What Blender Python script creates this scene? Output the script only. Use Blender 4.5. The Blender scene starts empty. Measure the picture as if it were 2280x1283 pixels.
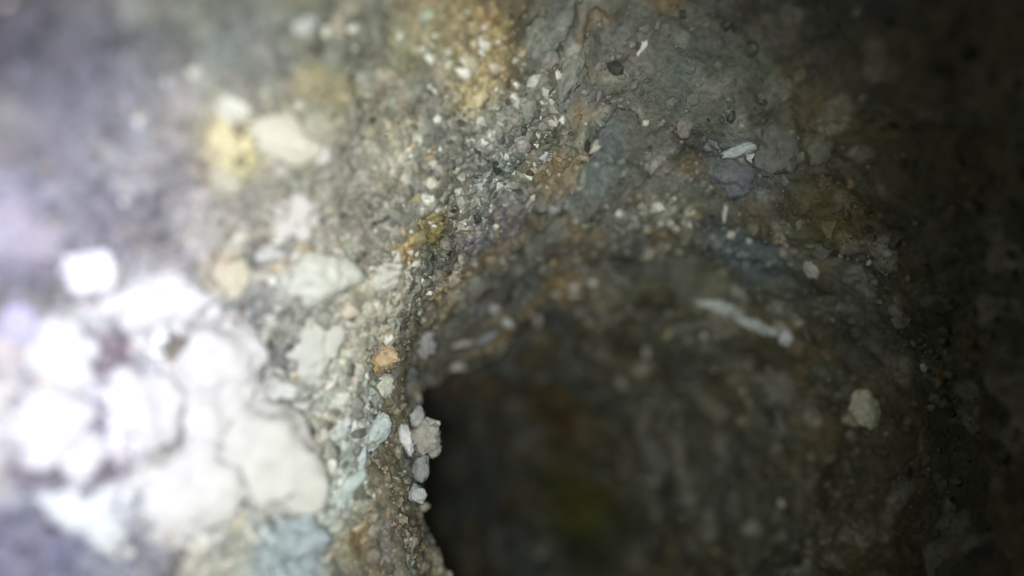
import bpy, math, random
import numpy as np
from mathutils import Vector, Matrix
from mathutils.bvhtree import BVHTree

random.seed(11)
rng = np.random.default_rng(11)
sc = bpy.context.scene

# ------------------------------------------------------------------ camera
HF = 70.0
cam_d = bpy.data.cameras.new('camera')
cam = bpy.data.objects.new('camera', cam_d)
sc.collection.objects.link(cam)
cam.location = (0, 0, 0)
cam.rotation_euler = (math.radians(90), 0, 0)
cam_d.sensor_width = 36.0
cam_d.angle = math.radians(HF)
cam_d.clip_start = 0.01
cam_d.clip_end = 100
cam_d.dof.use_dof = True
cam_d.dof.focus_distance = 2.5
cam_d.dof.aperture_fstop = 0.23
sc.camera = cam

# ------------------------------------------------------------------ world: night outside the burrow
w = bpy.data.worlds.new('World')
sc.world = w
w.use_nodes = True
nt = w.node_tree
bg = nt.nodes['Background']
sky = nt.nodes.new('ShaderNodeTexSky')
sky.sky_type = 'NISHITA'
sky.sun_disc = False
sky.sun_elevation = math.radians(-6)
sky.sun_rotation = math.radians(200)
nt.links.new(sky.outputs[0], bg.inputs[0])
bg.inputs[1].default_value = 0.02

# ------------------------------------------------------------------ the probe's own lamps, plus an added violet one
def pix_dir(px, py):
    f = 1140 / math.tan(math.radians(HF / 2))
    return Vector(((px - 1140) / f, 1.0, (641.5 - py) / f))

def spot(name, loc, aim, power, size, blend, col, rad):
    l = bpy.data.lights.new(name, 'SPOT')
    l.energy = power
    l.spot_size = math.radians(size)
    l.spot_blend = blend
    l.color = col
    l.shadow_soft_size = rad
    o = bpy.data.objects.new(name, l)
    sc.collection.objects.link(o)
    o.location = loc
    o.rotation_euler = pix_dir(*aim).to_track_quat('-Z', 'Y').to_euler()
    return o

spot('probe_lamp', (-0.07, -0.02, -0.03), (740, 790), 158, 91, 0.72, (0.97, 1.0, 0.93), 0.03)
spot('probe_second_lamp', (0.06, -0.02, 0.06), (740, 760), 78, 91, 0.72, (0.97, 1.0, 0.93), 0.03)
spot('added_violet_lamp', (-0.08, -0.02, 0.03), (-330, 700), 135, 64, 1.0, (0.44, 0.43, 1.0), 0.03)  # added lamp, imitates the violet lens flare along the left edge

sc.view_settings.view_transform = 'Standard'
sc.view_settings.look = 'None'
sc.view_settings.gamma = 1
sc.view_settings.exposure = 0
sc.cycles.max_bounces = 4
sc.cycles.diffuse_bounces = 1

# ------------------------------------------------------------------ noise in numpy
def _hash(ix, iy, iz, seed):
    h = (ix.astype(np.int64) * 374761393 + iy.astype(np.int64) * 668265263 +
         iz.astype(np.int64) * 2147483647 + seed * 1274126177) & 0xFFFFFFFF
    h = ((h ^ (h >> 13)) * 1274126177) & 0xFFFFFFFF
    h = ((h ^ (h >> 16)) * 2246822519) & 0xFFFFFFFF
    h = h ^ (h >> 15)
    return (h & 0xFFFFFF).astype(np.float32) / 16777215.0

def vnoise(p, seed=0):
    i = np.floor(p).astype(np.int64)
    f = (p - i).astype(np.float32)
    u = f * f * (3 - 2 * f)
    r = 0
    for dx in (0, 1):
        wx = u[:, 0] if dx else 1 - u[:, 0]
        for dy in (0, 1):
            wy = u[:, 1] if dy else 1 - u[:, 1]
            for dz in (0, 1):
                wz = u[:, 2] if dz else 1 - u[:, 2]
                r = r + wx * wy * wz * _hash(i[:, 0] + dx, i[:, 1] + dy, i[:, 2] + dz, seed)
    return r

def fbm(p, o=4, seed=0, gain=0.5):
    a, s, t = 1.0, 0, 0
    for k in range(o):
        s = s + a * vnoise(p * (2.03 ** k) + 17.3 * k, seed + k)
        t += a
        a *= gain
    return s / t

def worley(p, seed=0):
    i = np.floor(p).astype(np.int64)
    best = np.full(len(p), 9.0, np.float32)
    idv = np.zeros(len(p), np.float32)
    for dx in (-1, 0, 1):
        for dy in (-1, 0, 1):
            for dz in (-1, 0, 1):
                c = i + np.array([dx, dy, dz])
                q = np.stack([c[:, k] + _hash(c[:, 0], c[:, 1], c[:, 2], seed + 31 * (k + 1)) for k in range(3)], 1)
                d = np.sqrt(((q - p) ** 2).sum(1)).astype(np.float32)
                m = d < best
                best = np.where(m, d, best)
                idv = np.where(m, _hash(c[:, 0], c[:, 1], c[:, 2], seed + 7), idv)
    return best, idv

def sstep(a, b, x):
    t = np.clip((x - a) / (b - a), 0, 1)
    return t * t * (3 - 2 * t)

def srgb(*c):
    c = np.array(c, float) / 255.0
    return np.where(c <= 0.04045, c / 12.92, ((c + 0.055) / 1.055) ** 2.4)

# ------------------------------------------------------------------ mesh helpers
def make_mesh(name, verts, faces, smooth=True):
    me = bpy.data.meshes.new(name)
    nf, k = faces.shape
    me.vertices.add(len(verts))
    me.vertices.foreach_set('co', np.ascontiguousarray(verts, np.float32).ravel())
    me.loops.add(nf * k)
    me.loops.foreach_set('vertex_index', faces.astype(np.int32).ravel())
    me.polygons.add(nf)
    me.polygons.foreach_set('loop_start', np.arange(0, nf * k, k, dtype=np.int32))
    me.polygons.foreach_set('use_smooth', np.full(nf, smooth))
    me.update(calc_edges=True)
    return me

def set_col(me, cols):
    a = me.color_attributes.new('tint', 'FLOAT_COLOR', 'POINT')
    c = np.ones((len(cols), 4), np.float32)
    c[:, :3] = cols
    a.data.foreach_set('color', c.ravel())

def link(name, me, mat, parent=None):
    o = bpy.data.objects.new(name, me)
    sc.collection.objects.link(o)
    if mat and not me.materials:
        me.materials.append(mat)
    if parent:
        o.parent = parent
    return o

# ------------------------------------------------------------------ materials
def earth_mat(name, source, rough=0.6, fine=60, bump=0.35, spec=0.5, vary=0.5, tintmix=0.14):
    m = bpy.data.materials.new(name)
    m.use_nodes = True
    n = m.node_tree.nodes
    L = m.node_tree.links
    b = n['Principled BSDF']
    if source == 'tint':
        s = n.new('ShaderNodeAttribute'); s.attribute_name = 'tint'
        col = s.outputs['Color']
    else:
        s = n.new('ShaderNodeObjectInfo')
        col = s.outputs['Color']
    tc = n.new('ShaderNodeTexCoord')
    geo = n.new('ShaderNodeNewGeometry')
    pos = geo.outputs['Position']
    n1 = n.new('ShaderNodeTexNoise'); n1.inputs['Scale'].default_value = fine; n1.inputs['Detail'].default_value = 5
    n1.inputs['Roughness'].default_value = 0.7
    n2 = n.new('ShaderNodeTexNoise'); n2.inputs['Scale'].default_value = fine * 0.22; n2.inputs['Detail'].default_value = 4
    L.new(pos, n1.inputs['Vector']); L.new(pos, n2.inputs['Vector'])
    mr = n.new('ShaderNodeMapRange')
    mr.inputs['From Min'].default_value = 0.3; mr.inputs['From Max'].default_value = 0.7
    mr.inputs['To Min'].default_value = 1 - vary; mr.inputs['To Max'].default_value = 1 + vary
    L.new(n1.outputs['Fac'], mr.inputs['Value'])
    vm = n.new('ShaderNodeVectorMath'); vm.operation = 'SCALE'
    L.new(col, vm.inputs[0]); L.new(mr.outputs['Result'], vm.inputs['Scale'])
    # slight hue drift between grains
    hs = n.new('ShaderNodeMix'); hs.data_type = 'RGBA'; hs.blend_type = 'OVERLAY'
    hs.inputs['Factor'].default_value = tintmix
    L.new(vm.outputs[0], hs.inputs['A']); L.new(n2.outputs['Color'], hs.inputs['B'])
    L.new(hs.outputs['Result'], b.inputs['Base Color'])
    b.inputs['Specular IOR Level'].default_value = spec
    rr = n.new('ShaderNodeMapRange')
    rr.inputs['From Min'].default_value = 0.35; rr.inputs['From Max'].default_value = 0.65
    rr.inputs['To Min'].default_value = rough - 0.25; rr.inputs['To Max'].default_value = min(1, rough + 0.2)
    L.new(n2.outputs['Fac'], rr.inputs['Value']); L.new(rr.outputs['Result'], b.inputs['Roughness'])
    bp = n.new('ShaderNodeBump'); bp.inputs['Strength'].default_value = bump; bp.inputs['Distance'].default_value = 0.02
    L.new(n1.outputs['Fac'], bp.inputs['Height']); L.new(bp.outputs['Normal'], b.inputs['Normal'])
    return m

M_wall = earth_mat('packed_earth', 'tint', 0.62, 55, 0.6, 0.5, 0.45)
M_grit = earth_mat('grit_grains', 'tint', 0.34, 90, 0.3, 0.7, 0.3)
M_stone = earth_mat('weathered_stone', 'obj', 0.6, 38, 0.7, 0.4, 0.35, 0.08)
M_pale = earth_mat('pale_chalky_stone', 'obj', 0.85, 26, 0.5, 0.2, 0.10, 0.0)

# ------------------------------------------------------------------ the burrow: a winding tube round a centreline
def centre(s):
    b = np.clip(s - 2.6, 0, None)
    x = 0.30 + 0.02 * s - 0.15 * b ** 2 / (1 + 0.10 * b)
    z = 0.15 - 0.30 * s - 0.015 * b ** 2
    return x, z

def wall_radius(s, ph):
    c, sn = np.cos(ph), np.sin(ph)
    def lobe(a, wd):                      # smooth bump in angle
        d = (ph - math.radians(a) + np.pi) % (2 * np.pi) - np.pi
        return np.exp(-(d / math.radians(wd)) ** 2)
    r = 1.02 + 0 * s
    # left wall stands closer and ends in a shoulder where the burrow turns away
    lf = lobe(195, 50)
    far = 1.5 * lobe(138, 30)
    r = r - 0.295 * lf * (1 - sstep(2.9, 3.25, s - far)) + 0.35 * lf * sstep(2.95, 3.6, s - far)
    # fold running up over the roof beyond the shoulder
    up = lobe(122, 24)
    r = r - 0.10 * up * (1 - sstep(2.7, 3.4, s + 0.9 * (ph - math.radians(122)))) + 0.05 * up * sstep(3.4, 4.4, s)
    # beyond the shoulder the upper left wall rolls over softly into the hollow
    r = r - 0.27 * lobe(120, 25) * (sstep(2.9, 3.7, s) - sstep(4.1, 5.4, s))
    # roof lifts towards the viewer, right side hollows out
    r = r + 0.55 * lobe(90, 40) * (1 - sstep(1.7, 3.2, s))
    r = r + 0.05 * lobe(10, 50) * (1 - sstep(1.5, 4.5, s))
    # mouth chamber round the viewer: wider on the left, narrowing into the passage
    r = r + 1.15 * lobe(188, 75) * (1 - sstep(0.7, 2.6, s))
    return r

NS, NP = 780, 920
s0, s1 = -1.6, 15.0
u = np.linspace(0, 1, NS)
# rows packed where the picture shows them largest
S = np.where(u < 0.12, s0 + (0.5 - s0) * (u / 0.12), 0.5 * (s1 / 0.5) ** ((np.clip(u, 0.12, 1) - 0.12) / 0.88))
PH = np.linspace(0, 2 * np.pi, NP, endpoint=False)
SS, PP = np.meshgrid(S, PH, indexing='ij')
SS = SS.ravel(); PP = PP.ravel()
cx, cz = centre(SS)
r0 = wall_radius(SS, PP)
base = np.stack([cx + r0 * np.cos(PP), SS, cz + r0 * np.sin(PP)], 1)
def ray_target(Vx, st=4):
    Vi = Vx.reshape(NS, NP, 3)[::st, ::st]
    ns, npp = Vi.shape[:2]
    i2, j2 = np.meshgrid(np.arange(ns - 1), np.arange(npp), indexing='ij')
    a2 = i2 * npp + j2; b2 = i2 * npp + (j2 + 1) % npp
    Fc = np.stack([a2.ravel(), (a2 + npp).ravel(), (b2 + npp).ravel(), b2.ravel()], 1)
    return BVHTree.FromPolygons(Vi.reshape(-1, 3).tolist(), Fc.tolist())
FPX = 1140 / math.tan(math.radians(HF / 2))
def hit(px, py):
    d = pix_dir(px, py).normalized()
    loc, nrm, idx, dist = bvh.ray_cast(Vector((0, 0, 0)), d, 40)
    if loc is None:
        return None, None
    if nrm.dot(d) > 0:
        nrm = -nrm
    return loc, nrm
bvh = ray_target(base)
# the crumbly belt that crosses the wall, and open cracks in it
LEFT = [(450, 350, 330), (250, 100, 260), (700, 200, 240), (450, 900, 420), (650, 550, 200), (100, 500, 300), (880, 120, 130), (850, 330, 160), (300, 1200, 300)]
BELT = [(900, 900, 80), (850, 640, 110), (960, 690, 80), (1010, 560, 110), (1110, 450, 110), (1180, 330, 100), (1080, 250, 110), (1050, 130, 100),
        (930, 440, 130), (760, 900, 110), (1460, 500, 90), (1250, 640, 80), (1230, 200, 60), (700, 560, 110)]
BW = []
for (px, py, rp) in BELT:
    q, _n = hit(px, py)
    BW.append((np.array(q), rp / FPX * q.y * 1.25))
def belt(P):
    m = np.zeros(len(P))
    for q, rad in BW:
        m = np.maximum(m, np.exp(-((P - q) ** 2).sum(1) / rad ** 2))
    return m
LW = []
for (px, py, rp) in LEFT:
    q, _n = hit(px, py)
    LW.append((np.array(q), rp / FPX * q.y))
def crust(P):
    m = np.zeros(len(P))
    for q, rad in LW:
        m = np.maximum(m, np.exp(-((P - q) ** 2).sum(1) / rad ** 2))
    return m
CRACKS = [([(1292, 20), (1285, 70), (1262, 110), (1248, 135)], 5), ([(1286, 150), (1278, 185), (1262, 212), (1242, 233)], 9), ([(1212, 42), (1196, 62), (1178, 80)], 6),
          ([(1345, 335), (1325, 355), (1300, 375), (1285, 380)], 6), ([(1165, 420), (1140, 440), (1105, 462), (1095, 480)], 6),
          ([(1230, 465), (1200, 480), (1178, 495)], 5), ([(1075, 545), (1040, 560), (1025, 590)], 5), ([(655, 75), (690, 78)], 5),
          ([(1118, 215), (1140, 205), (1150, 240)], 4), ([(1060, 690), (1110, 640), (1170, 600)], 6), ([(960, 820), (990, 770), (1050, 730)], 8)]
CW = []
for pts, wd in CRACKS:
    h3 = [np.array(hit(*p)[0]) for p in pts]
    CW.append((h3, wd / FPX * h3[0][1]))
CREASE = [([(965, 880), (985, 790), (1060, 715), (1150, 610), (1240, 500), (1330, 385), (1400, 290)], 26), ([(1150, 590), (1180, 480), (1235, 330), (1290, 230), (1330, 60)], 16)]
CSW = [([np.array(hit(*p)[0]) for p in pts], wd / FPX * 2.8) for pts, wd in CREASE]
PIT = np.array(hit(1330, 1190)[0]); PITR = 105 / FPX * PIT[1]
def cracks(P, lines=None):
    m = np.zeros(len(P))
    for h3, wd in (lines or CW):
        for a_, b_ in zip(h3[:-1], h3[1:]):
            ab = b_ - a_
            t = np.clip(((P - a_) @ ab) / (ab @ ab), 0, 1)
            d = np.sqrt(((P - a_ - t[:, None] * ab) ** 2).sum(1))
            m = np.maximum(m, 1 - sstep(0.5, 1.4, d / wd))
    return m
# lumps, cobbly clods, grains
warp = np.stack([vnoise(base * 3.1 + k * 9.7, 50 + k) for k in range(3)], 1) - 0.5
bw = base + 0.25 * warp
big = fbm(bw * 1.6, 3, 3) - 0.5
mid = fbm(bw * 5.0, 3, 13) - 0.5
w1, id1 = worley(bw * 7.5, 101)
w2, id2 = worley(bw * 19.0, 202)
fin = fbm(bw * 34.0, 3, 33, 0.65) - 0.5
patch = sstep(0.42, 0.62, fbm(base * 2.2, 3, 71))          # smooth mud or cobbly crust
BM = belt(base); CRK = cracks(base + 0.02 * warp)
CM = crust(base)
RG = np.clip(0.25 * patch + 1.0 * BM + 0.9 * CM, 0.28, 1.0)
disp = (0.14 + 0.14 * sstep(0.8, 2.8, SS)) * big + (0.13 + 0.09 * BM) * mid + patch * 0.085 * (0.25 + 0.75 * RG) * (np.clip(0.62 - w1, 0, 1)) + 0.040 * (0.55 - w2) * RG + 0.035 * fin * (0.4 + RG) - 0.05 * CRK - 0.06 * cracks(base + 0.05 * warp, CSW) - 0.9 * np.exp(-((base - PIT) ** 2).sum(1) / PITR ** 2)
endcap = sstep(14.0, 15.0, SS)
rr = (r0 - disp) * (1 - endcap) + 0.02 * endcap
V = np.stack([cx + rr * np.cos(PP), SS, cz + rr * np.sin(PP)], 1)
ii, jj = np.meshgrid(np.arange(NS - 1), np.arange(NP), indexing='ij')
a = ii * NP + jj; b_ = ii * NP + (jj + 1) % NP
F = np.stack([a.ravel(), (a + NP).ravel(), (b_ + NP).ravel(), b_.ravel()], 1)

me = make_mesh('burrow_wall', V, F, True)
bvh = ray_target(V, 3)

# ---- earth colours and stains, with shade and lens tint painted into the wall colour
GREY = np.array([0.215, 0.215, 0.185]); TAN = np.array([0.30, 0.25, 0.155]); DARK = np.array([0.10, 0.095, 0.065])
BLUE = np.array([0.185, 0.225, 0.225]); OCH = np.array([0.32, 0.22, 0.10]); PALE = np.array([0.50, 0.48, 0.42])
OLIVE = np.array([0.13, 0.135, 0.07])
def mixc(c, t, k):
    return c * (1 - k[:, None]) + t * k[:, None]
def earth_colour(P, n1=None, cellid=None):
    c = np.tile(GREY, (len(P), 1))
    c = mixc(c, TAN, 0.55 * sstep(0.45, 0.65, fbm(P * 2.6, 3, 301)))
    c = mixc(c, BLUE, 0.7 * sstep(0.50, 0.66, fbm(P * 3.3 + 40, 3, 311)))
    c = mixc(c, OCH, 0.6 * sstep(0.57, 0.70, fbm(P * 4.5 + 80, 3, 321)))
    c = mixc(c, OLIVE, 0.5 * sstep(0.3, 1.2, P[:, 0] + 0.15 * (P[:, 1] - 2.5)))
    c = mixc(c, DARK, 0.6 * sstep(0.55, 0.68, fbm(P * 6.0 + 120, 3, 331)))
    c = mixc(c, PALE, 0.45 * sstep(0.60, 0.72, fbm(P * 9.0 + 160, 2, 341)))
    cm = crust(P)
    c = mixc(c, np.array([0.50, 0.46, 0.36]), 0.9 * cm * sstep(0.50, 0.62, fbm(P * 7.0 + 11, 3, 351)))
    c = mixc(c, np.array([0.13, 0.13, 0.125]), 0.6 * cm * sstep(0.54, 0.66, fbm(P * 8.0 + 61, 3, 361)))
    return c
STAINS_SHADE = [  # where on the wall, spread in pixels, colour, strength
    (370, 930, 330, (0.64, 0.63, 0.61), 0.95), (600, 1020, 150, (0.66, 0.65, 0.62), 0.9), (700, 760, 90, (0.5, 0.49, 0.45), .7),
    (235, 795, 75, (0.20, 0.15, 0.16), 0.9), (385, 775, 40, (0.15, 0.12, 0.09), 0.9), (200, 940, 42, (0.16, 0.15, 0.18), 0.9),  # darker spots in the gaps between the heap's lumps
    (360, 985, 45, (0.25, 0.24, 0.20), 0.9), (500, 955, 42, (0.26, 0.23, 0.16), 0.9), (80, 1045, 60, (0.16, 0.13, 0.14), 0.9),
    (180, 1065, 50, (0.14, 0.11, 0.12), 0.9), (240, 1045, 40, (0.16, 0.13, 0.15), 0.9), (560, 690, 60, (0.24, 0.24, 0.24), 0.8),
    (620, 800, 50, (0.18, 0.17, 0.17), 0.8), (60, 500, 190, (0.22, 0.21, 0.26), 0.7), (200, 180, 200, (0.17, 0.17, 0.20), 0.7),  # violet lens tint painted on the left edge, upper left darkened
    (520, 300, 230, (0.38, 0.35, 0.28), 0.6), (330, 200, 90, (0.30, 0.29, 0.27), .6), (860, 210, 90, (0.34, 0.31, 0.24), .6), (640, 130, 80, (0.28, 0.24, 0.2), .6), (900, 90, 80, (0.33, 0.32, 0.2), .6), (760, 210, 60, (0.44, 0.36, 0.18), .6), (740, 440, 200, (0.40, 0.39, 0.34), 0.6), (1010, 745, 60, (0.15, 0.14, 0.12), 0.6), (1110, 650, 60, (0.11, 0.10, 0.09), 0.7), (1195, 560, 55, (0.12, 0.115, 0.10), 0.6), (1330, 1190, 120, (0.035, 0.04, 0.012), 0.9),  # closing entries paint the shade of the crease and the pit
    (850, 640, 130, (0.40, 0.38, 0.31), 0.8), (800, 760, 120, (0.46, 0.44, 0.37), 0.8), (790, 930, 110, (0.46, 0.49, 0.46), 0.8), (870, 500, 110, (0.33, 0.32, 0.28), 0.7), (700, 600, 110, (0.48, 0.47, 0.42), .7),
    (230, 1290, 170, (0.15, 0.16, 0.21), 0.8), (40, 1230, 150, (0.11, 0.11, 0.16), 0.85), (450, 640, 60, (0.26, 0.25, 0.24), 0.8), (750, 60, 200, (0.16, 0.17, 0.14), 0.5),  # bottom-left corner painted darker, in the violet lens tint
    (1060, 110, 120, (0.40, 0.31, 0.15), 0.6), (1055, 210, 70, (0.5, 0.42, 0.2), 0.55), (1000, 30, 80, (0.34, 0.28, 0.15), 0.5),
    (1240, 390, 75, (0.32, 0.22, 0.10), 0.65), (960, 500, 60, (0.33, 0.25, 0.08), 0.6), (900, 560, 45, (0.52, 0.34, 0.12), 0.6),
    (1230, 640, 80, (0.28, 0.18, 0.06), 0.6), (500, 340, 85, (0.58, 0.51, 0.28), 0.8), (700, 190, 50, (0.5, 0.43, 0.24), 0.5),
    (390, 270, 50, (0.5, 0.42, 0.3), 0.5), (850, 790, 45, (0.7, 0.45, 0.18), 0.7), (480, 600, 60, (0.75, 0.62, 0.42), 0.6),
    (1650, 560, 110, (0.16, 0.21, 0.24), 0.7), (1660, 360, 120, (0.22, 0.25, 0.27), 0.7), (1600, 180, 160, (0.15, 0.18, 0.15), 0.6),
    (1250, 920, 130, (0.17, 0.10, 0.02), 0.7), (1270, 1100, 110, (0.13, 0.14, 0.015), 0.7), (1870, 470, 110, (0.20, 0.15, 0.04), 0.6),
    (560, 90, 120, (0.20, 0.22, 0.22), 0.6), (1220, 60, 80, (0.20, 0.23, 0.20), 0.6), (1060, 300, 120, (0.27, 0.27, 0.24), 0.5),
    (1090, 520, 110, (0.21, 0.20, 0.22), 0.8), (650, 1230, 120, (0.42, 0.52, 0.60), 0.7), (860, 1200, 70, (0.22, 0.20, 0.19), 0.7),
    (740, 1080, 100, (0.50, 0.56, 0.53), 0.5), (760, 880, 100, (0.52, 0.52, 0.47), 0.6), (700, 420, 160, (0.33, 0.32, 0.28), 0.5),
    (350, 500, 200, (0.32, 0.29, 0.29), 0.5), (90, 40, 260, (0.045, 0.045, 0.055), 0.88), (420, 50, 200, (0.13, 0.14, 0.145), 0.6), (250, 330, 220, (0.19, 0.19, 0.21), 0.6), (1010, 780, 60, (0.13, 0.12, 0.10), 0.6),  # top-left light falloff painted dark; crease shade painted at the end
]
col = earth_colour(base)
vr = (0.3 + 0.9 * RG)
col *= (1 + (id2 - 0.5) * 0.5 * vr)[:, None] * (1 + (id1 - 0.5) * 0.3 * vr)[:, None]
STW = []
for (px, py, rp, sc_, k) in STAINS_SHADE:
    loc, nrm = hit(px, py)
    if loc is None: continue
    STW.append((np.array(loc), rp / FPX * loc.y, np.array(sc_), k))
edge = 0.75 + 0.5 * fbm(base * 11.0, 3, 401)
def stain(P, c, e):  # lays down real stains and the painted shade alike
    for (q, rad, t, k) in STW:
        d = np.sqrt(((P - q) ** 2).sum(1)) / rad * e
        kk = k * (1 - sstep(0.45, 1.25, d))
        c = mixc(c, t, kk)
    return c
shade_var = col.mean(1, keepdims=True) / 0.2
col = stain(V, col, edge) * 0.6 + 0.4 * stain(V, col, edge) * np.clip(shade_var, 0.4, 1.7)  # real stains together with the painted shade and lens tint
col = mixc(col, np.array((0.025, 0.028, 0.02)), 0.92 * CRK)  # shade inside the cracks painted in as near-black colour
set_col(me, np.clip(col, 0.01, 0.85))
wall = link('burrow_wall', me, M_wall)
wall['kind'] = 'structure'
wall['label'] = 'gritty grey and ochre earth wall of the narrow burrow'

# ------------------------------------------------------------------ stone shapes
def ico(sub):
    t = (1 + 5 ** 0.5) / 2
    v = [(-1, t, 0), (1, t, 0), (-1, -t, 0), (1, -t, 0), (0, -1, t), (0, 1, t), (0, -1, -t), (0, 1, -t), (t, 0, -1), (t, 0, 1), (-t, 0, -1), (-t, 0, 1)]
    f = [(0, 11, 5), (0, 5, 1), (0, 1, 7), (0, 7, 10), (0, 10, 11), (1, 5, 9), (5, 11, 4), (11, 10, 2), (10, 7, 6), (7, 1, 8),
         (3, 9, 4), (3, 4, 2), (3, 2, 6), (3, 6, 8), (3, 8, 9), (4, 9, 5), (2, 4, 11), (6, 2, 10), (8, 6, 7), (9, 8, 1)]
    v = [np.array(p) / np.linalg.norm(p) for p in v]
    for _ in range(sub):
        cache = {}; nf = []
        def mp(a, b):
            k = (min(a, b), max(a, b))
            if k not in cache:
                q = v[a] + v[b]; v.append(q / np.linalg.norm(q)); cache[k] = len(v) - 1
            return cache[k]
        for (a, b, c) in f:
            x, y, z = mp(a, b), mp(b, c), mp(c, a)
            nf += [(a, x, z), (b, y, x), (c, z, y), (x, y, z)]
        f = nf
    return np.array(v), np.array(f)
I0, I1, I2, I3 = ico(0), ico(1), ico(2), ico(3)

def rock(seed, base_ico, lump=0.3, cuts=6, smooth=True, name='stone'):
    """a boulder-like lump: sphere cut by random planes, then roughened"""
    rg = np.random.default_rng(seed)
    v, f = base_ico
    v = v.copy()
    for _ in range(cuts):
        n = rg.normal(size=3); n /= np.linalg.norm(n)
        d = rg.uniform(0.55, 0.88)
        h = v @ n
        m = h > d
        v[m] -= n * (h[m] - d)[:, None] * 0.85
    q = v * 1.7 + seed * 3.7
    v = v * (1 + lump * (fbm(q, 3, seed) - 0.5) * 2 * 0.6 + lump * 0.35 * (vnoise(q * 4, seed + 5) - 0.5))[:, None]
    return make_mesh(name, v, f, smooth)

def frame_scale(px, py, w, h, ang, loc, depth=0.75):
    """size of the lump from its apparent size, axes turned to lie as it does"""
    k = loc.y / FPX
    vd = loc.normalized()
    right = Vector((1, 0, 0)); right = (right - vd * right.dot(vd)).normalized()
    up = vd.cross(right) * -1
    if up.z < 0: up = -up
    a = math.radians(ang)
    ax = right * math.cos(a) + up * math.sin(a)
    ay = -right * math.sin(a) + up * math.cos(a)
    az = ax.cross(ay)
    sx, sy = w * 0.53 * k, h * 0.53 * k
    sz = min(sx, sy) * depth
    M = Matrix((ax, ay, az)).transposed().to_4x4()
    return M, (sx, sy, sz)

def put(me, px, py, w, h, ang, col, mat, sink=0.35, name='stone', parent=None, depth=0.8):
    loc, nrm = hit(px, py)
    if 910 < px < 975 and 900 < py < 1125:      # chips jutting from the lip stand at the lip's own distance
        lip, nrm = hit(890, py)
        loc = pix_dir(px, py) * lip.y
    if loc is None:
        return None
    M, s = frame_scale(px, py, w, h, ang, loc, depth)
    o = link(name, me, mat, parent)
    ctr = loc + nrm * (min(s) * (1 - 2 * sink))
    o.matrix_world = Matrix.Translation(ctr) @ M @ Matrix.Diagonal((*s, 1))
    o.color = (*col, 1)
    return o

W_ = (0.64, 0.625, 0.60)
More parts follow.
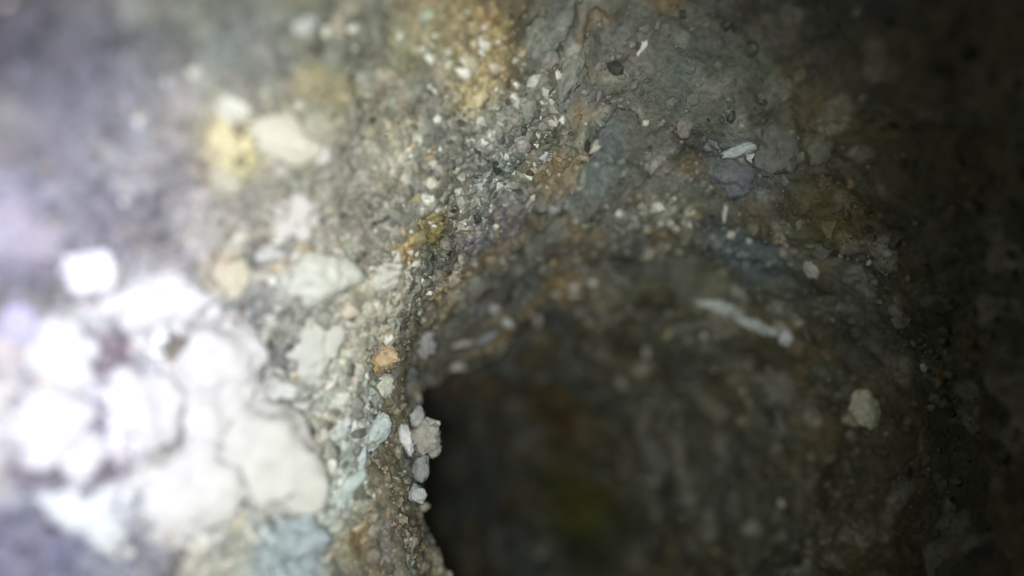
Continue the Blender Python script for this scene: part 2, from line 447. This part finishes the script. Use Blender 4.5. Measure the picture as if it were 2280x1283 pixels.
# px, py, width, height, angle, colour, material (p pale / s stone), sink, label, group
STONES = [
 (285, 680, 270, 130, 5, W_, 'p', .3, 'broad white lump uppermost in the pale heap at left'),
 (475, 790, 180, 230, 10, W_, 'p', .3, 'tall rounded white lump right of the small dark pit in the pale heap'),
 (128, 790, 115, 130, 10, (.62, .62, .58), 'p', .3, 'small round white pebble near the left edge of the view'),
 (40, 720, 70, 80, 0, (.46, .43, .52), 'p', .35, 'lilac-white pebble touching the left edge beside the round one'),
 (105, 945, 150, 150, -25, W_, 'p', .35, 'white lump at far left above the brown curved crack'),
 (170, 1005, 110, 80, -40, W_, 'p', .35, 'smaller white lump pointing down into the brown curved crack'),
 (290, 915, 160, 170, 10, W_, 'p', .3, 'white lump in the middle of the pale heap left of the tan pit'),
 (425, 925, 130, 170, -10, W_, 'p', .3, 'white lump between the two small pits of the pale heap'),
 (575, 1030, 230, 250, 40, W_, 'p', .25, 'largest smooth white lump at the right end of the pale heap'),
 (385, 1095, 290, 190, 8, W_, 'p', .3, 'wide white lump along the lower side of the pale heap'),
 (185, 1140, 200, 100, -35, (.6, .62, .60), 'p', .35, 'white lump with a curled tip below the brown curved crack'),
 (700, 750, 100, 220, -8, (.62, .62, .58), 'p', .3, 'tall cream white lump above the right end of the pale heap'),
 (690, 620, 160, 130, 15, (.66, .66, .58), 's', .35, 'pale greenish cream lump resting above the tall white one'),
 (830, 615, 105, 75, 10, (.74, .70, .60), 's', .3, 'pale round lump with pitted right side near the centre'),
 (640, 490, 110, 95, 30, (.62, .59, .575), 'p', .3, 'white pebble standing alone under the yellow stained patch'),
 (600, 560, 80, 50, 10, (.66, .63, .62), 's', .35, 'dull white chip just below the lone white pebble'),
 (615, 305, 180, 85, -20, (.60, .57, .49), 'p', .3, 'long cream stone lying right of the yellow stain'),
 (495, 320, 75, 100, 0, (.60, .54, .34), 'p', .3, 'yellow cream stone in the middle of the yellow stain'),
 (500, 400, 85, 70, 10, (.56, .52, .34), 's', .35, 'dull yellow lump beneath the yellow cream stone'),
 (520, 235, 70, 60, 0, (.66, .64, .54), 's', .35, 'pale beige lump above the long cream stone'),
 (720, 340, 35, 45, -35, (.80, .74, .72), 's', .3, 'small pinkish white chip at the right tip of the long cream stone'),
 (505, 610, 95, 85, -10, (.60, .55, .42), 'p', .35, 'cream lump with an ochre left edge above the pale heap'),
 (200, 600, 120, 80, 5, (.74, .74, .74), 'p', .35, 'soft white lump above the upper left of the pale heap'),
 (620, 870, 80, 50, -20, (.70, .74, .70), 's', .3, 'pale green-white chip between the tall lump and the heap'),
 (770, 690, 45, 50, -20, (.82, .68, .50), 's', .3, 'peach coloured pebble right of the tall cream lump'),
 (780, 840, 40, 45, 10, (.74, .52, .50), 's', .3, 'small pink pebble left of the orange stone'),
 (850, 790, 55, 70, 10, (.80, .52, .22), 's', .28, 'orange stone on the slope above the pale blue flakes'),
 (845, 860, 50, 50, 0, (.64, .64, .50), 's', .3, 'cream pebble directly below the orange stone'),
 (735, 945, 90, 60, 15, (.66, .72, .72), 's', .3, 'pale grey-blue lump at the right shoulder of the pale heap'),
 (835, 955, 45, 105, -22, (.56, .66, .66), 's', .25, 'upright pale blue flake highest in the row of flakes'),
 (795, 1030, 36, 110, -8, (.58, .66, .70), 's', .25, 'slender pale blue flake in the middle of the row of flakes'),
 (745, 1105, 130, 40, 42, (.56, .66, .64), 's', .25, 'slanting pale green-blue flake lowest in the row of flakes'),
 (700, 1000, 45, 70, 0, (.60, .56, .44), 's', .3, 'tan chip wedged beside the largest white lump'),
 (660, 1200, 120, 90, 20, (.40, .50, .58), 's', .4, 'blue-grey lump at the bottom under the pale heap'),
 (898, 985, 34, 70, 12, (.85, .83, .86), 's', .15, 'bright white splinter on the edge of the dark hollow'),
 (950, 940, 36, 34, 5, (.74, .72, .62), 's', .0, 'square pale chip at the top of the hollow edge'),
 (934, 985, 66, 80, 10, (.46, .43, .36), 's', .1, 'brown-grey lump on the hollow edge right of the white splinter'),
 (922, 925, 40, 44, 10, (.44, .46, .46), 's', .15, 'small grey chip above the square pale chip'),
 (958, 1000, 26, 44, 0, (.42, .42, .37), 's', .0, 'narrow grey chip sticking out over the dark hollow'),
 (914, 1105, 40, 50, 0, (.48, .52, .52), 's', .05, 'grey-blue chip low on the edge of the dark hollow'),
 (922, 1045, 40, 60, 0, (.30, .33, .34), 's', .1, 'dull slate chip between the chips of the hollow edge'),
 (940, 755, 45, 75, -8, (.44, .43, .43), 's', .2, 'upright light grey stone above the hollow in the dark band'),
 (1052, 205, 60, 60, 5, (.78, .62, .26), 's', .25, 'golden stone below the orange stained streak'),
 (1090, 150, 36, 34, 5, (.74, .56, .36), 's', .25, 'peach pebble in the orange streak above the golden stone'),
 (1045, 140, 38, 36, 5, (.60, .50, .26), 's', .25, 'mustard pebble left of the peach pebble in the streak'),
 (1260, 160, 60, 110, -25, (.36, .38, .33), 's', .1, 'grey-green stone outlined by a black crack near the top'),
 (1215, 130, 50, 45, 0, (.42, .37, .36), 's', .25, 'pinkish grey lump left of the stone with the black crack'),
 (1165, 235, 40, 90, -5, (.32, .37, .34), 's', .3, 'smooth grey-green upright slab right of the golden stone'),
 (1425, 105, 20, 34, -30, (.85, .78, .70), 's', .1, 'bright cream sliver near the top right of centre'),
 (1208, 238, 18, 24, 0, (.85, .85, .85), 's', .1, 'tiny white chip beside the grey-green upright slab'),
 (1190, 298, 22, 22, 0, (.75, .78, .50), 's', .1, 'tiny yellow-green chip below the upright slab'),
 (1205, 340, 30, 24, 15, (.66, .67, .74), 's', .1, 'small bluish white chip above the orange-brown stain'),
 (955, 402, 34, 30, 0, (.80, .76, .56), 's', .1, 'cream pebble in the grey crust left of the dark fold'),
 (1437, 270, 16, 16, 0, (.80, .76, .66), 's', .1, 'tiny pale speck stone on the dim roof below the sliver'),
 (1630, 517, 20, 20, 0, (.85, .8, .62), 's', .1, 'tiny bright chip under the white splinter on the far wall'),
 (1617, 470, 12, 46, -5, (.66, .64, .50), 's', .05, 'thin upright splinter standing out of the dim far wall'),
 (1525, 485, 26, 20, 15, (.66, .58, .36), 's', .1, 'small tan chip left of the upright splinter'),
 (1440, 500, 46, 20, 40, (.60, .62, .46), 's', .15, 'slanting olive-white chip near the middle right'),
 (1475, 550, 44, 16, 10, (.46, .46, .42), 's', .15, 'flat grey chip beneath the slanting olive-white chip'),
 (1650, 327, 90, 26, 12, (.55, .66, .66), 's', .1, 'pale blue upper rim stone over the slate slab'),
 (1650, 385, 130, 90, 5, (.24, .25, .30), 's', .3, 'dark slate slab on the far right wall'),
 (1740, 330, 110, 110, 0, (.27, .28, .28), 's', .3, 'broad grey lump right of the slate slab'),
 (1840, 320, 60, 90, -25, (.36, .38, .33), 's', .25, 'grey-green lump beside the black cavity at right'),
 (1525, 275, 34, 60, 0, (.44, .38, .34), 's', .25, 'brownish upright lump on the dim wall left of the slate slab'),
 (1600, 674, 96, 36, -20, (.55, .62, .58), 's', .1, 'pale grey-green flake leftmost in the far ledge of flakes'),
 (1555, 665, 40, 36, 0, (.40, .38, .33), 's', .2, 'brownish knob at the left start of the far ledge of flakes'),
 (1645, 697, 46, 24, -25, (.50, .50, .46), 's', .15, 'short dull flake joining the grey-green and turquoise flakes of the far ledge'),
 (1720, 733, 40, 20, -30, (.56, .62, .62), 's', .1, 'narrow grey-blue sliver between the turquoise flake and the whitish end chip'),
 (1688, 716, 76, 34, -24, (.62, .74, .74), 's', .05, 'pale turquoise flake in the middle of the far ledge of flakes'),
 (1757, 745, 32, 36, -10, (.74, .76, .74), 's', .05, 'whitish square chip at the right tip of the far ledge'),
 (1620, 710, 110, 40, -20, (.36, .32, .27), 's', .25, 'dull brown stone under the left half of the far ledge'),
 (1668, 808, 26, 34, 0, (.46, .42, .44), 's', .15, 'small lilac-grey pebble below the far ledge'),
 (1745, 850, 44, 110, 25, (.33, .31, .32), 's', .2, 'long grey stone slanting below the far ledge'),
 (1948, 900, 62, 84, -5, (.85, .85, .56), 's', .1, 'pale cream stone glowing alone on the dark right wall'),
 (1910, 930, 60, 30, 20, (.55, .52, .30), 's', .15, 'dull yellow foot stone left under the lone cream stone'),
 (2067, 815, 20, 22, 0, (.85, .85, .85), 's', .1, 'tiny white chip in the dark near the right edge'),
 (1492, 735, 14, 40, 0, (.50, .46, .22), 's', .05, 'thin yellow-brown splinter over the dim slope'),
 (1440, 780, 16, 24, 0, (.60, .60, .48), 's', .05, 'tiny pale chip below the thin splinter'),
 (1195, 705, 20, 30, 10, (.72, .70, .60), 's', .1, 'small bright chip on the rim above the dark hollow'),
 (1128, 712, 26, 22, 0, (.66, .68, .68), 's', .05, 'small silvery chip at the right end of the dark rim'),
 (1100, 678, 30, 26, 0, (.50, .48, .50), 's', .1, 'small grey pebble just above the silvery chip'),
 (1030, 762, 44, 14, 15, (.62, .60, .56), 's', .05, 'flat pale flake at the left end of the dark rim'),
 (1080, 745, 60, 30, 30, (.30, .34, .38), 's', .1, 'ribbed blue-grey stone between the flat flake and silvery chip'),
 (1745, 1122, 16, 18, 0, (.85, .82, .70), 's', .05, 'tiny bright chip low on the dark right wall'),
 (1470, 1010, 60, 110, 20, (.26, .28, .31), 's', .25, 'smooth blue-grey stone right of the deep hollow'),
 (1440, 930, 60, 70, 0, (.24, .23, .24), 's', .3, 'dim grey stone above the smooth blue-grey stone'),
 (780, 60, 24, 16, 0, (.85, .85, .80), 's', .1, 'tiny white chip near the top edge left of centre'),
 (948, 35, 42, 26, 20, (.42, .50, .36), 's', .2, 'small pale green pebble by the top edge'),
 (670, 55, 60, 50, 0, (.40, .42, .42), 's', .3, 'grey stone with a dark chip under it at the top'),
]
for k, (px, py, w_, h_, an, c, mt, sk, lab) in enumerate(STONES):
    bigp = w_ > 60 or h_ > 60
    m_ = rock(900 + k, I3 if bigp else I2, 0.9 if mt == 'p' else 0.85, 2 if mt == 'p' else 9, True, 'stone')
    if mt == 's' and px > 1130 and max(c) < 0.5:
        q_, _n = hit(px, py)
        lc = stain(np.array([q_]), earth_colour(np.array([q_])), np.ones(1))[0]
        c = tuple(0.35 * np.array(c) + 0.65 * lc); sk = max(sk, 0.35)
    elif mt == 's':
        g_ = sum(c) / 3; c = tuple(0.62 * v_ + 0.38 * g_ for v_ in c)
    o = put(m_, px, py, w_, h_, an, c, M_pale if mt == 'p' else M_stone, sk, depth=0.5 if mt == 'p' else 0.8)
    if o is None: continue
    o['label'] = lab
    o['category'] = 'stone'

# ------------------------------------------------------------------ pebbles set in the wall (its parts)
SH = [rock(300 + k, I1, 0.9, 9, False, 'pebble') for k in range(12)]
PEB = [(.30, .30, .27), (.36, .33, .26), (.22, .22, .21), (.44, .42, .36), (.28, .32, .32), (.40, .30, .16), (.52, .50, .44), (.24, .22, .16), (.34, .31, .32)]
n = 0
tries = 0
used = [(s[0], s[1], max(s[2], s[3]) * 0.5) for s in STONES]
while n < 285 and tries < 6000:
    tries += 1
    z = random.random()
    if z < 0.45:
        px, py = random.gauss(930, 230), random.gauss(520, 280)
    elif z < 0.65:
        px, py = random.gauss(450, 220), random.gauss(330, 200)
    elif z < 0.95:
        px, py = random.gauss(1600, 260), random.gauss(640, 330)
    else:
        px, py = random.uniform(20, 900), random.uniform(1000, 1270)
    if not (10 < px < 2100 and 5 < py < 1275): continue
    sz = random.choice([20, 20, 22, 24, 28, 32, 38]) * (1.25 if px < 500 or px > 1500 else 0.9)
    if any((px - a) ** 2 + (py - b) ** 2 < (0.8 * r + 0.45 * sz) ** 2 for a, b, r in used): continue
    c = np.array(random.choice(PEB)) * random.uniform(0.75, 1.25)
    q_, _n = hit(px, py)
    if q_ is None: continue
    lc = stain(np.array([q_]), earth_colour(np.array([q_])), np.ones(1))[0]
    c = 0.2 * c + 0.8 * lc * random.uniform(0.85, 1.35)
    if random.random() < .05: c = np.array((.60, .59, .52))
    if q_.y > 3.4 and random.random() < .8: continue
    o = put(random.choice(SH), px, py, sz, sz * random.uniform(.55, .95), random.uniform(20, 90), tuple(np.clip(c, 0, .85)), M_stone,
            random.uniform(.35, .55), 'pebble', wall)
    if o is None: continue
    used.append((px, py, sz * 0.5))
    n += 1

# ------------------------------------------------------------------ loose grit and sand grains stuck all over the wall
def grit(name, N, smin, smax, smax_s, seed, label, bright=1.0, near=None):
    rg = np.random.default_rng(seed)
    Vg = V.reshape(NS, NP, 3)
    # rows are packed by distance, so picking by row spreads grains by apparent size
    rows = np.searchsorted(S, np.exp(rg.uniform(math.log(0.55), math.log(smax_s), N)))
    rows = np.clip(rows, 1, NS - 3)
    colsj = rg.integers(0, NP, N)
    P = Vg[rows, colsj]
    du = Vg[rows + 1, colsj] - P
    dv = Vg[rows, (colsj + 2) % NP] - P
    nr = np.cross(du, dv)
    nr /= np.linalg.norm(nr, axis=1, keepdims=True) + 1e-9
    cxx, czz = centre(P[:, 1])
    inn = np.stack([cxx - P[:, 0], 0 * cxx, czz - P[:, 2]], 1)
    nr *= np.sign((nr * inn).sum(1, keepdims=True) + 1e-9)
    dens = fbm(P * 3.7, 3, seed + 1)
    bl = belt(P)
    cr = crust(P)
    keep = rg.random(N) < np.clip(bl * 1.0 + 0.6 * cr + 0.22 * sstep(0.42, 0.6, dens) + 0.05, 0, 1)
    keep &= cracks(P) < 0.3
    if near is not None:
        mm = np.zeros(N)
        for q, rad in near:
            mm = np.maximum(mm, 1 - sstep(0.6, 1.15, np.sqrt(((P - q) ** 2).sum(1)) / rad))
        keep = rg.random(N) < mm
    P, nr = P[keep], nr[keep]
    N = len(P)
    size = (smin + (smax - smin) * rg.random(N) ** 3) * (0.45 + 0.30 * np.clip(P[:, 1], 0, 6))
    v, f = I0
    Q = rg.normal(size=(N, 3, 3))
    Q, _ = np.linalg.qr(Q)
    sc3 = size[:, None] * rg.uniform(0.55, 1.25, (N, 3))
    vv = v[None] * (1 + rg.uniform(-.28, .28, (N, len(v)))[:, :, None])
    vv = np.einsum('nij,nkj->nki', Q, vv * sc3[:, None, :]) + (P + nr * size[:, None] * 0.25)[:, None, :]
    ff = f[None] + (np.arange(N) * len(v))[:, None, None]
    c = stain(P, earth_colour(P), np.full(N, 0.95))
    kind = rg.random(N)
    c = c * rg.uniform(0.65, 1.4, N)[:, None]
    blk = bl[keep]
    wh = kind < 0.012 + 0.10 * blk  # glints put in as white-coloured grains, mostly along the belt
    c[wh] = np.array([.70, .69, .63])
    c[kind > .96] = c[kind > .96] * 0.6 + np.array([.5, .33, .13]) * 0.4
    c[(kind > .86) & (kind < .93)] *= 0.4
    c *= bright
    m_ = make_mesh(name, vv.reshape(-1, 3), ff.reshape(-1, 3), False)
    set_col(m_, np.repeat(np.clip(c, .01, .85), len(v), 0))
    o = link(name, m_, M_grit)
    o['kind'] = 'stuff'; o['label'] = label; o['category'] = 'grit'
grit('coarse_grit', 60000, 0.007, 0.024, 7.0, 5, 'coarse angular grit crusting the walls of the burrow')
grit('sand_grains', 160000, 0.0035, 0.009, 6.0, 9, 'fine sand grains sticking to the walls of the burrow')

HEAP = []
for (px, py, rp) in [(280, 715, 140), (470, 820, 190), (330, 950, 230), (560, 1040, 190), (360, 1110, 200), (130, 980, 120), (700, 780, 110), (700, 620, 110), (640, 500, 60), (590, 310, 110), (740, 950, 110), (760, 1080, 90), (840, 620, 60)]:
    q, _n = hit(px, py)
    HEAP.append((np.array(q), rp / FPX * q.y))
grit('pale_crumbs', 260000, 0.010, 0.030, 3.2, 21, 'crumbly pale bits filling the white heap at lower left', 1.12, HEAP)

grit('crust_grains', 420000, 0.009, 0.024, 4.6, 33, 'dense glittering grey grains of the crusty diagonal ridge', 1.08, [(q, r * 0.85) for q, r in BW])
